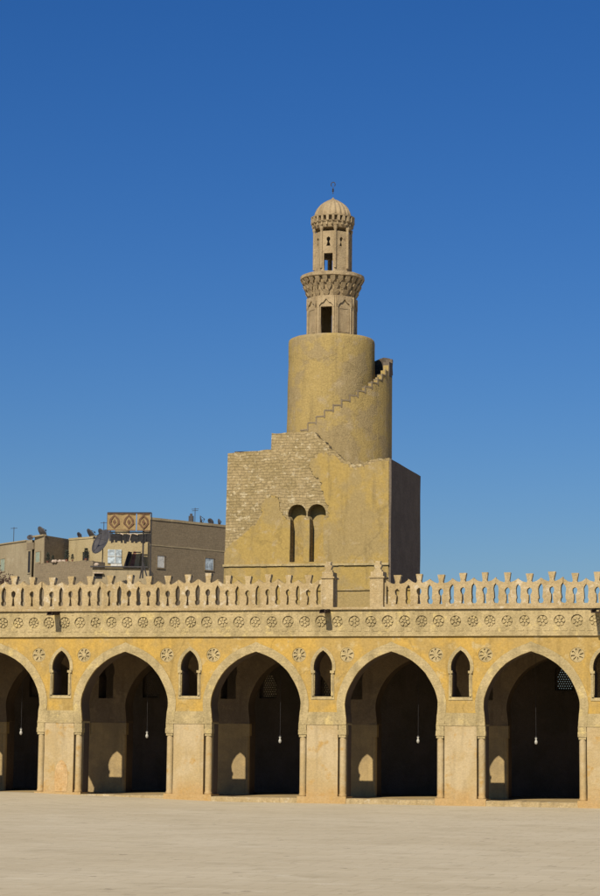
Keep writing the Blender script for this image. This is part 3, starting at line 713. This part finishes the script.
# nearer terrace wall
D0, D1 = (-36.2, 59.4), (-30.1, 56.67)
bm = block(bmesh.new(), [D0, D1, (-29, 59.5), (-35.6, 62)], 0, 17.2); 
F = oriented(D0, D1)
for i in range(10): box(bm, i*.66, i*.66+.62, 0, .25, 17.2, 17.25+random.uniform(0, .1), F)
tag(obj('terrace_wall', bm, 'brick'), 'low brown terrace wall below the sandy house', 'wall')
# roof terrace with the patterned hangings
VR = Matrix.Rotation(YAW, 4, 'Z')
def VF(x, y, z=0): return Matrix.Translation((x, y, z)) @ VR
hut = empty('rooftop_shack', (-25, 49, 0), 'cluttered rooftop shack with a pale blue window panel and a dark hatch', 'shack')
F = VF(-27.0, 48.3)
bm = bmesh.new(); box(bm, 0, 4.3, 0, 5, 0, 15.95, F); obj('walls', bm, 'tan', hut)
bm = bmesh.new(); box(bm, -.15, 4.2, -.25, .2, 16.0, 16.09, F); obj('shelf', bm, 'iron', hut)
bm = bmesh.new(); box(bm, .15, .75, -.04, .02, 15.15, 15.5, F); obj('hatch', bm, 'dark', hut)
bm = bmesh.new(); box(bm, .1, .85, -.3, -.1, 15.52, 15.6, F); obj('canopy', bm, 'rag', hut)
bm = bmesh.new(); box(bm, .75, 4.0, 2.2, 4.5, 15.9, 18.2, F); hr = obj('back_room', bm, 'sand', hut)
bm = bmesh.new(); box(bm, .95, 2.0, 2.1, 2.2, 16.5, 17.55, F); wp = obj('window_panel', bm, 'bluew', hut)
bm = bmesh.new(); box(bm, 1.5, 1.56, 2.06, 2.1, 16.5, 17.55, F); box(bm, .95, 2.0, 2.06, 2.1, 17.0, 17.06, F); obj('glazing_bar', bm, 'white', wp)
for k, (x, tl, wd, mt, lab) in enumerate(((2.15, .12, .3, 'black', 'dark board leaning right beside the pale blue panel'), (2.62, .10, .3, 'rust', 'rust-red board leaning beside the iron post'), (3.0, .05, .35, 'sand', 'pale sand-coloured board leaning nearest the iron post'))):
    bm = bmesh.new(); box(bm, 0, wd, 0, .05, 0, 1.5, VF(0, 0) @ Matrix.Rotation(tl*2.2, 4, 'Y') @ Matrix.Rotation(-.2, 4, 'X'))
    o = tag(obj('leaning_board', bm, mt), lab, 'board', 'boards leaning on the rooftop'); o.location = VF(-27.0, 48.3) @ Vector((x, 1.7, 16.0))
bm = bmesh.new(); box(bm, -.42, .42, -.2, .2, 0, .2, VR); o = tag(obj('white_crate', bm, 'white'), 'white crate on the shack shelf below the hangings', 'crate'); o.location = VF(-27, 48.3) @ Vector((1.8, .2, 16.09))
bm = bmesh.new(); lathe(bm, [(.18, 0), (.22, .1), (.16, .22), (.05, .26)], 10); o = tag(obj('sack', bm, 'rag'), 'pale bundle at the left end of the shack shelf', 'bundle'); o.location = VF(-27, 48.3) @ Vector((.3, .1, 16.09))
# frame that carries the rugs
fr_ = empty('rooftop_scaffold', (-24, 47.5, 15.95), 'dark iron scaffold standing over the rooftop shack', 'scaffold')
F = VF(-25.5, 47.3)
for x in (.0, 2.72, 3.3):
    bm = bmesh.new(); tube(bm, F @ Vector((x, 0, 15.1 if x > 2 else 18.0)), F @ Vector((x, 0, 20.05)), .05 if x != 2.72 else .07, 6); obj('post', bm, 'iron', fr_)
bm = bmesh.new(); tube(bm, F @ Vector((0, 0, 20.02)), F @ Vector((3.3, 0, 20.05)), .05, 6); tube(bm, F @ Vector((0, 0, 18.55)), F @ Vector((3.3, 0, 18.58)), .05, 6); obj('rail', bm, 'iron', fr_)
bm = bmesh.new(); tube(bm, F @ Vector((2.72, 0, 16.3)), F @ Vector((3.1, -.3, 15.1)), .06, 6); tube(bm, F @ Vector((2.72, 0, 16.3)), F @ Vector((2.5, .3, 15.1)), .06, 6); obj('brace', bm, 'iron', fr_)
def rug(x0, x1, n, lab):
    T = VF(-25.5, 47.18)
    bm = bmesh.new(); nn = 14
    for i in range(nn):
        a, b_ = x0+(x1-x0)*i/nn, x0+(x1-x0)*(i+1)/nn
        q = [(a, .03*sin(a*7)), (b_, .03*sin(b_*7))]
        lo = []
        for (x, y) in q:
            for (yy) in (y, y+.03):
                lo += [bm.verts.new(T @ Vector((x, yy, 18.66))), bm.verts.new(T @ Vector((x, yy, 19.98)))]
        a0, a1, c0, c1, d0, d1, e0, e1 = lo
        for f in ((a0, d0, d1, a1), (c0, c1, e1, e0), (a1, d1, e1, c1), (a0, c0, e0, d0)): bm.faces.new(f)
    root = empty('hanging_rug', (T @ Vector((x0, 0, 18.66))), lab, 'rug', 'patterned rugs on the rooftop frame')
    obj('cloth', bm, 'carpet', root)
    bm = bmesh.new(); ww = (x1-x0)/n
    for i in range(n):
        cx = x0+ww*(i+.5)
        prism_bm([[(cx, 18.78), (cx+.40, 19.2), (cx+.34, 19.55), (cx, 19.9), (cx-.34, 19.55), (cx-.40, 19.2)], [(cx, 18.92), (cx+.26, 19.25), (cx+.2, 19.5), (cx, 19.75), (cx-.2, 19.5), (cx-.26, 19.25)]], -.06, -.035, bm, mat4=T)
        prism_bm([[(cx, 19.1), (cx+.13, 19.32), (cx, 19.55), (cx-.13, 19.32)]], -.06, -.035, bm, mat4=T)
    prism_bm([[(x0, 18.66), (x1, 18.66), (x1, 18.72), (x0, 18.72)]], -.06, -.035, bm, mat4=T); prism_bm([[(x0, 19.92), (x1, 19.92), (x1, 19.98), (x0, 19.98)]], -.06, -.035, bm, mat4=T)
    obj('pattern', bm, 'carpet_red', root)
rug(.02, 2.18, 2, 'wide yellow rug with two red-brown lozenges on the rooftop frame')
rug(2.26, 3.26, 1, 'narrow yellow rug with one red-brown lozenge at the right of the frame')
bm = bmesh.new(); F = VF(-25.5, 47.25); x = .3
while x < 3.3:
    wd = random.uniform(.1, .22); box(bm, x, x+wd, -.04+random.uniform(-.05, .05), .06, 17.86-random.uniform(-.12, .15), 18.45+random.uniform(-.04, .06), F); x += wd*.9
wobble(bm, .03, 4, maxlen=.15); tag(obj('black_awning', bm, 'black'), 'ragged black awning strip hanging below the rugs', 'awning')
bm = bmesh.new()
for k in range(3):
    tube(bm, F @ Vector((1.0+.5*k, -.06, 18.45)), F @ Vector((1.25+.55*k, -.1, 18.35)), .05, 5)
tube(bm, F @ Vector((1.85, -.12, 18.45)), F @ Vector((1.7, -.12, 17.9)), .03, 5)
tag(obj('washing', bm, 'rag'), 'pale rags strung across the black awning', 'washing')
# dishes
def dish(loc, R_, tilt, az, label, mast=.6, mat='dish', deep=.22):
    root = empty('satellite_dish', loc, label, 'satellite dish', 'satellite dishes on the rooftops')
    Rm = Matrix.Rotation(az, 4, 'Z') @ Matrix.Rotation(tilt, 4, 'X')
    bm = bmesh.new(); n, m_ = 24, 5; rings = []
    for j in range(m_+1):
        r = R_*j/m_; rings.append([bm.verts.new(Vector((r*cos(2*pi*i/n), r*sin(2*pi*i/n), deep*R_*(j/m_)**2))) for i in range(n)] if j else [bm.verts.new((0, 0, 0))])
    for i in range(n): bm.faces.new((rings[0][0], rings[1][i], rings[1][(i+1) % n]))
    for j in range(1, m_):
        for i in range(n): bm.faces.new((rings[j][i], rings[j+1][i], rings[j+1][(i+1) % n], rings[j][(i+1) % n]))
    g_ = bmesh.ops.extrude_face_region(bm, geom=bm.faces[:])
    for v in [e for e in g_['geom'] if isinstance(e, bmesh.types.BMVert)]: v.co.z -= .03
    for f in bm.faces: f.smooth = True
    bmesh.ops.transform(bm, matrix=Matrix.Translation((0, 0, mast)) @ Rm, verts=bm.verts)
    def pt(name, bm, mt):
        me = bpy.data.meshes.new(name); bm.to_mesh(me); bm.free(); me.materials.append(MT[mt]); o = bpy.data.objects.new(name, me); COL.objects.link(o); o.parent = root; return o
    bmesh.ops.recalc_face_normals(bm, faces=bm.faces)
    pt('reflector', bm, mat)
    T = Matrix.Translation((0, 0, mast)) @ Rm
    b2 = bmesh.new(); f_ = T @ Vector((0, 0, R_*.9))
    for a in (0, 2.1, 4.2): tube(b2, T @ Vector((R_*.9*cos(a), R_*.9*sin(a), deep*R_*.8)), f_, .02*max(1, R_), 5)
    tube(b2, f_, T @ Vector((0, 0, R_*.75)), .06*R_+.02, 6); pt('feed_arm', b2, 'iron')
    b3 = bmesh.new(); tube(b3, (0, 0, 0), T @ Vector((0, 0, -.02)), .04, 6); pt('mast', b3, 'iron')
dish((-24.7, 44.2, 15.9), 1.0, radians(66), YAW-radians(52), 'big dark satellite dish tilted beside the patterned rugs', 1.55)
for p, R_, tl, az, lab, ms in (((-40.6, 71.6, 20.8), .62, 1.0, 2.4, 'flat dark dish at the corner of the far left house', .25), ((-42.2, 73.0, 20.55), .3, .9, .3, 'tiny dish beside the notch of the far left house', .25),
     ((-37.9, 73.8, 20.7), .32, 1.2, 1.3, 'small dish at the left end of the sandy roof', .3), ((-36.6, 73.2, 20.7), .62, .95, 2.3, 'wide dark dish in the middle of the sandy roof', .25),
     ((-35.3, 72.6, 20.7), .6, .95, 2.4, 'dark dish left of the cream tank', .2), ((-25.9, 71.6, 21.4), .42, 1.3, 1.9, 'dark dish in the cluster on the brick block', .55), ((-25.2, 72.2, 21.4), .32, 1.2, 1.0, 'smaller dish right of the cluster on the brick block', .45),
     ((-24.7, 73.0, 21.4), .3, 1.4, 2.2, 'outermost dish nearest the minaret on the brick block', .5)):
    dish(p, R_, tl, az, lab, ms)
bm = bmesh.new(); box(bm, -.2, .2, -.1, .1, 0, .75); box(bm, -.1, .1, -.05, .05, .75, .95)
o = tag(obj('roof_vent', bm, 'iron'), 'dark metal vent standing left of the dishes on the brick block', 'vent'); o.location = (-26.5, 70.8, 21.5)
bm = bmesh.new(); lathe(bm, [(.6, 0), (.65, .1), (.65, .8), (.45, .95), (.1, 1.0)], 18)
o = tag(obj('water_tank', bm, 'sand'), 'cream rooftop water tank left of the rugs', 'tank'); o.location = (-33.1, 71.8, 20.65)
def mast(p, h, lab, rungs):
    root = empty('aerial_mast', p, lab, 'aerial', 'thin aerials on the rooftops')
    bm = bmesh.new(); tube(bm, (0, 0, 0), (0, 0, h), .03, 5)
    me = bpy.data.meshes.new('mast'); bm.to_mesh(me); bm.free(); me.materials.append(MT['iron']); o = bpy.data.objects.new('pole', me); COL.objects.link(o); o.parent = root
    bm = bmesh.new()
    for k in range(rungs): tube(bm, (-.35+.05*k, .1, h-.1-.14*k), (.35-.05*k, -.1, h-.1-.14*k), .022, 5)
    me = bpy.data.meshes.new('antenna'); bm.to_mesh(me); bm.free(); me.materials.append(MT['iron']); o = bpy.data.objects.new('antenna', me); COL.objects.link(o); o.parent = root
mast((-44.7, 75.2, 20.4), 1.6, 'thin aerial on the far left house at the photo edge', 1)
mast((-35.2, 72.8, 20.6), 1.5, 'thin aerial rising behind the sandy roof', 1)
mast((-26.6, 72.2, 21.4), 1.7, 'thin aerial left of the vent on the brick block', 2)
bm = bmesh.new(); tube(bm, (0, 0, 0), (-.02, 0, 1.0), .1, 7, .05)
o = tag(obj('stove_pipe', bm, 'iron'), 'short dark pipe above the big dish', 'pipe'); o.location = (-26.6, 51.0, 18.15)
# plants and jars along the terrace wall
def plant(p, s, lab, kind='potted_plant'):
    root = empty(kind, p, lab, 'plant', 'dark plants on the terrace wall')
    rnd = random.Random(int(p[0]*100)); bm = bmesh.new()
    for k in range(int(260)):
        a = rnd.uniform(0, 2*pi); hh = rnd.uniform(.2, 1)**.8; r = .33*s*(1-hh*.65)*sqrt(rnd.random())
        c_ = Vector((r*cos(a), r*sin(a), s*hh)); n_ = Vector((rnd.gauss(0, 1), rnd.gauss(0, 1), rnd.gauss(0, 1))).normalized(); u_ = n_.orthogonal().normalized()*.06*s; v_ = n_.cross(u_.normalized())*.035*s
        bm.faces.new([bm.verts.new(c_+q) for q in (-u_, v_, u_, -v_)])
    def pt(name, bm, mt):
        me = bpy.data.meshes.new(name); bm.to_mesh(me); bm.free(); me.materials.append(MT[mt]); o = bpy.data.objects.new(name, me); COL.objects.link(o); o.parent = root
    pt('foliage', bm, 'leaf'); b2 = lathe(bmesh.new(), [(.1*s, 0), (.15*s, .22*s), (.17*s, .22*s)], 10); pt('pot', b2, 'rust')
for p, s, lab in (((-34.9, 59.0, 17.3), .85, 'slim dark potted plant at the left end of the terrace wall'), ((-34.35, 58.7, 17.3), .6, 'small dark potted plant second along the terrace wall'),
                  ((-32.9, 58.1, 17.3), .95, 'leafy dark plant midway along the terrace wall'), ((-32.3, 57.8, 17.3), .6, 'low plant right of the leafy one on the terrace wall'), ((-30.9, 57.2, 17.25), 1.05, 'tall dark plant near the right end of the terrace wall')):
    plant(p, s, lab)
bm = bmesh.new()
for k in range(16): a = random.random()*6.3; r = random.uniform(0, .7); lathe(bm, [(.12, 0), (.2, .1), (.1, .25)], 6, (r*cos(a), r*sin(a)*.5))
o = tag(obj('rubbish_heap', bm, 'rag'), 'pale heap of bundles lying on the terrace wall between plants', 'heap'); o.location = (-33.6, 58.6, 17.25)
lo = empty('low_house', (-36.5, 53.4, 0), 'low brown outbuilding roof showing behind the cresting at the left edge', 'house')
bm = block(bmesh.new(), [(-44, 50), (-35.8, 52.5), (-36.8, 57), (-45, 55)], 0, 14.8); obj('walls', bm, 'brick', lo)
bm = block(bmesh.new(), [(-44.1, 49.9), (-35.7, 52.4), (-36.7, 57.1), (-45.1, 55.1)], 14.8, 14.9); obj('roof', bm, 'tan', lo)
root = empty('rooftop_bush', (-36.4, 53.2, 14.9), 'dark reddish bush on the low roof at the left edge', 'bush')
bm = bmesh.new()
for k in range(500):
    c_ = Vector((random.gauss(0, .45), random.gauss(0, .3), abs(random.gauss(0, .5)))); n_ = Vector((random.gauss(0, 1), random.gauss(0, 1), random.gauss(0, 1))).normalized(); u_ = n_.orthogonal().normalized()*.08; v_ = n_.cross(u_.normalized())*.05
    bm.faces.new([bm.verts.new(c_+q) for q in (-u_, v_, u_, -v_)])
me = bpy.data.meshes.new('foliage'); bm.to_mesh(me); bm.free(); me.materials.append(flat('reddish_leaf', (.07, .03, .022), .9, 0, .4, 5)); o = bpy.data.objects.new('foliage', me); COL.objects.link(o); o.parent = root
bm = bmesh.new(); tube(bm, (0, 0, 0), (.05, 0, .5), .05, 6, .03); me = bpy.data.meshes.new('stem'); bm.to_mesh(me); bm.free(); me.materials.append(MT['wood']); o = bpy.data.objects.new('stem', me); COL.objects.link(o); o.parent = root
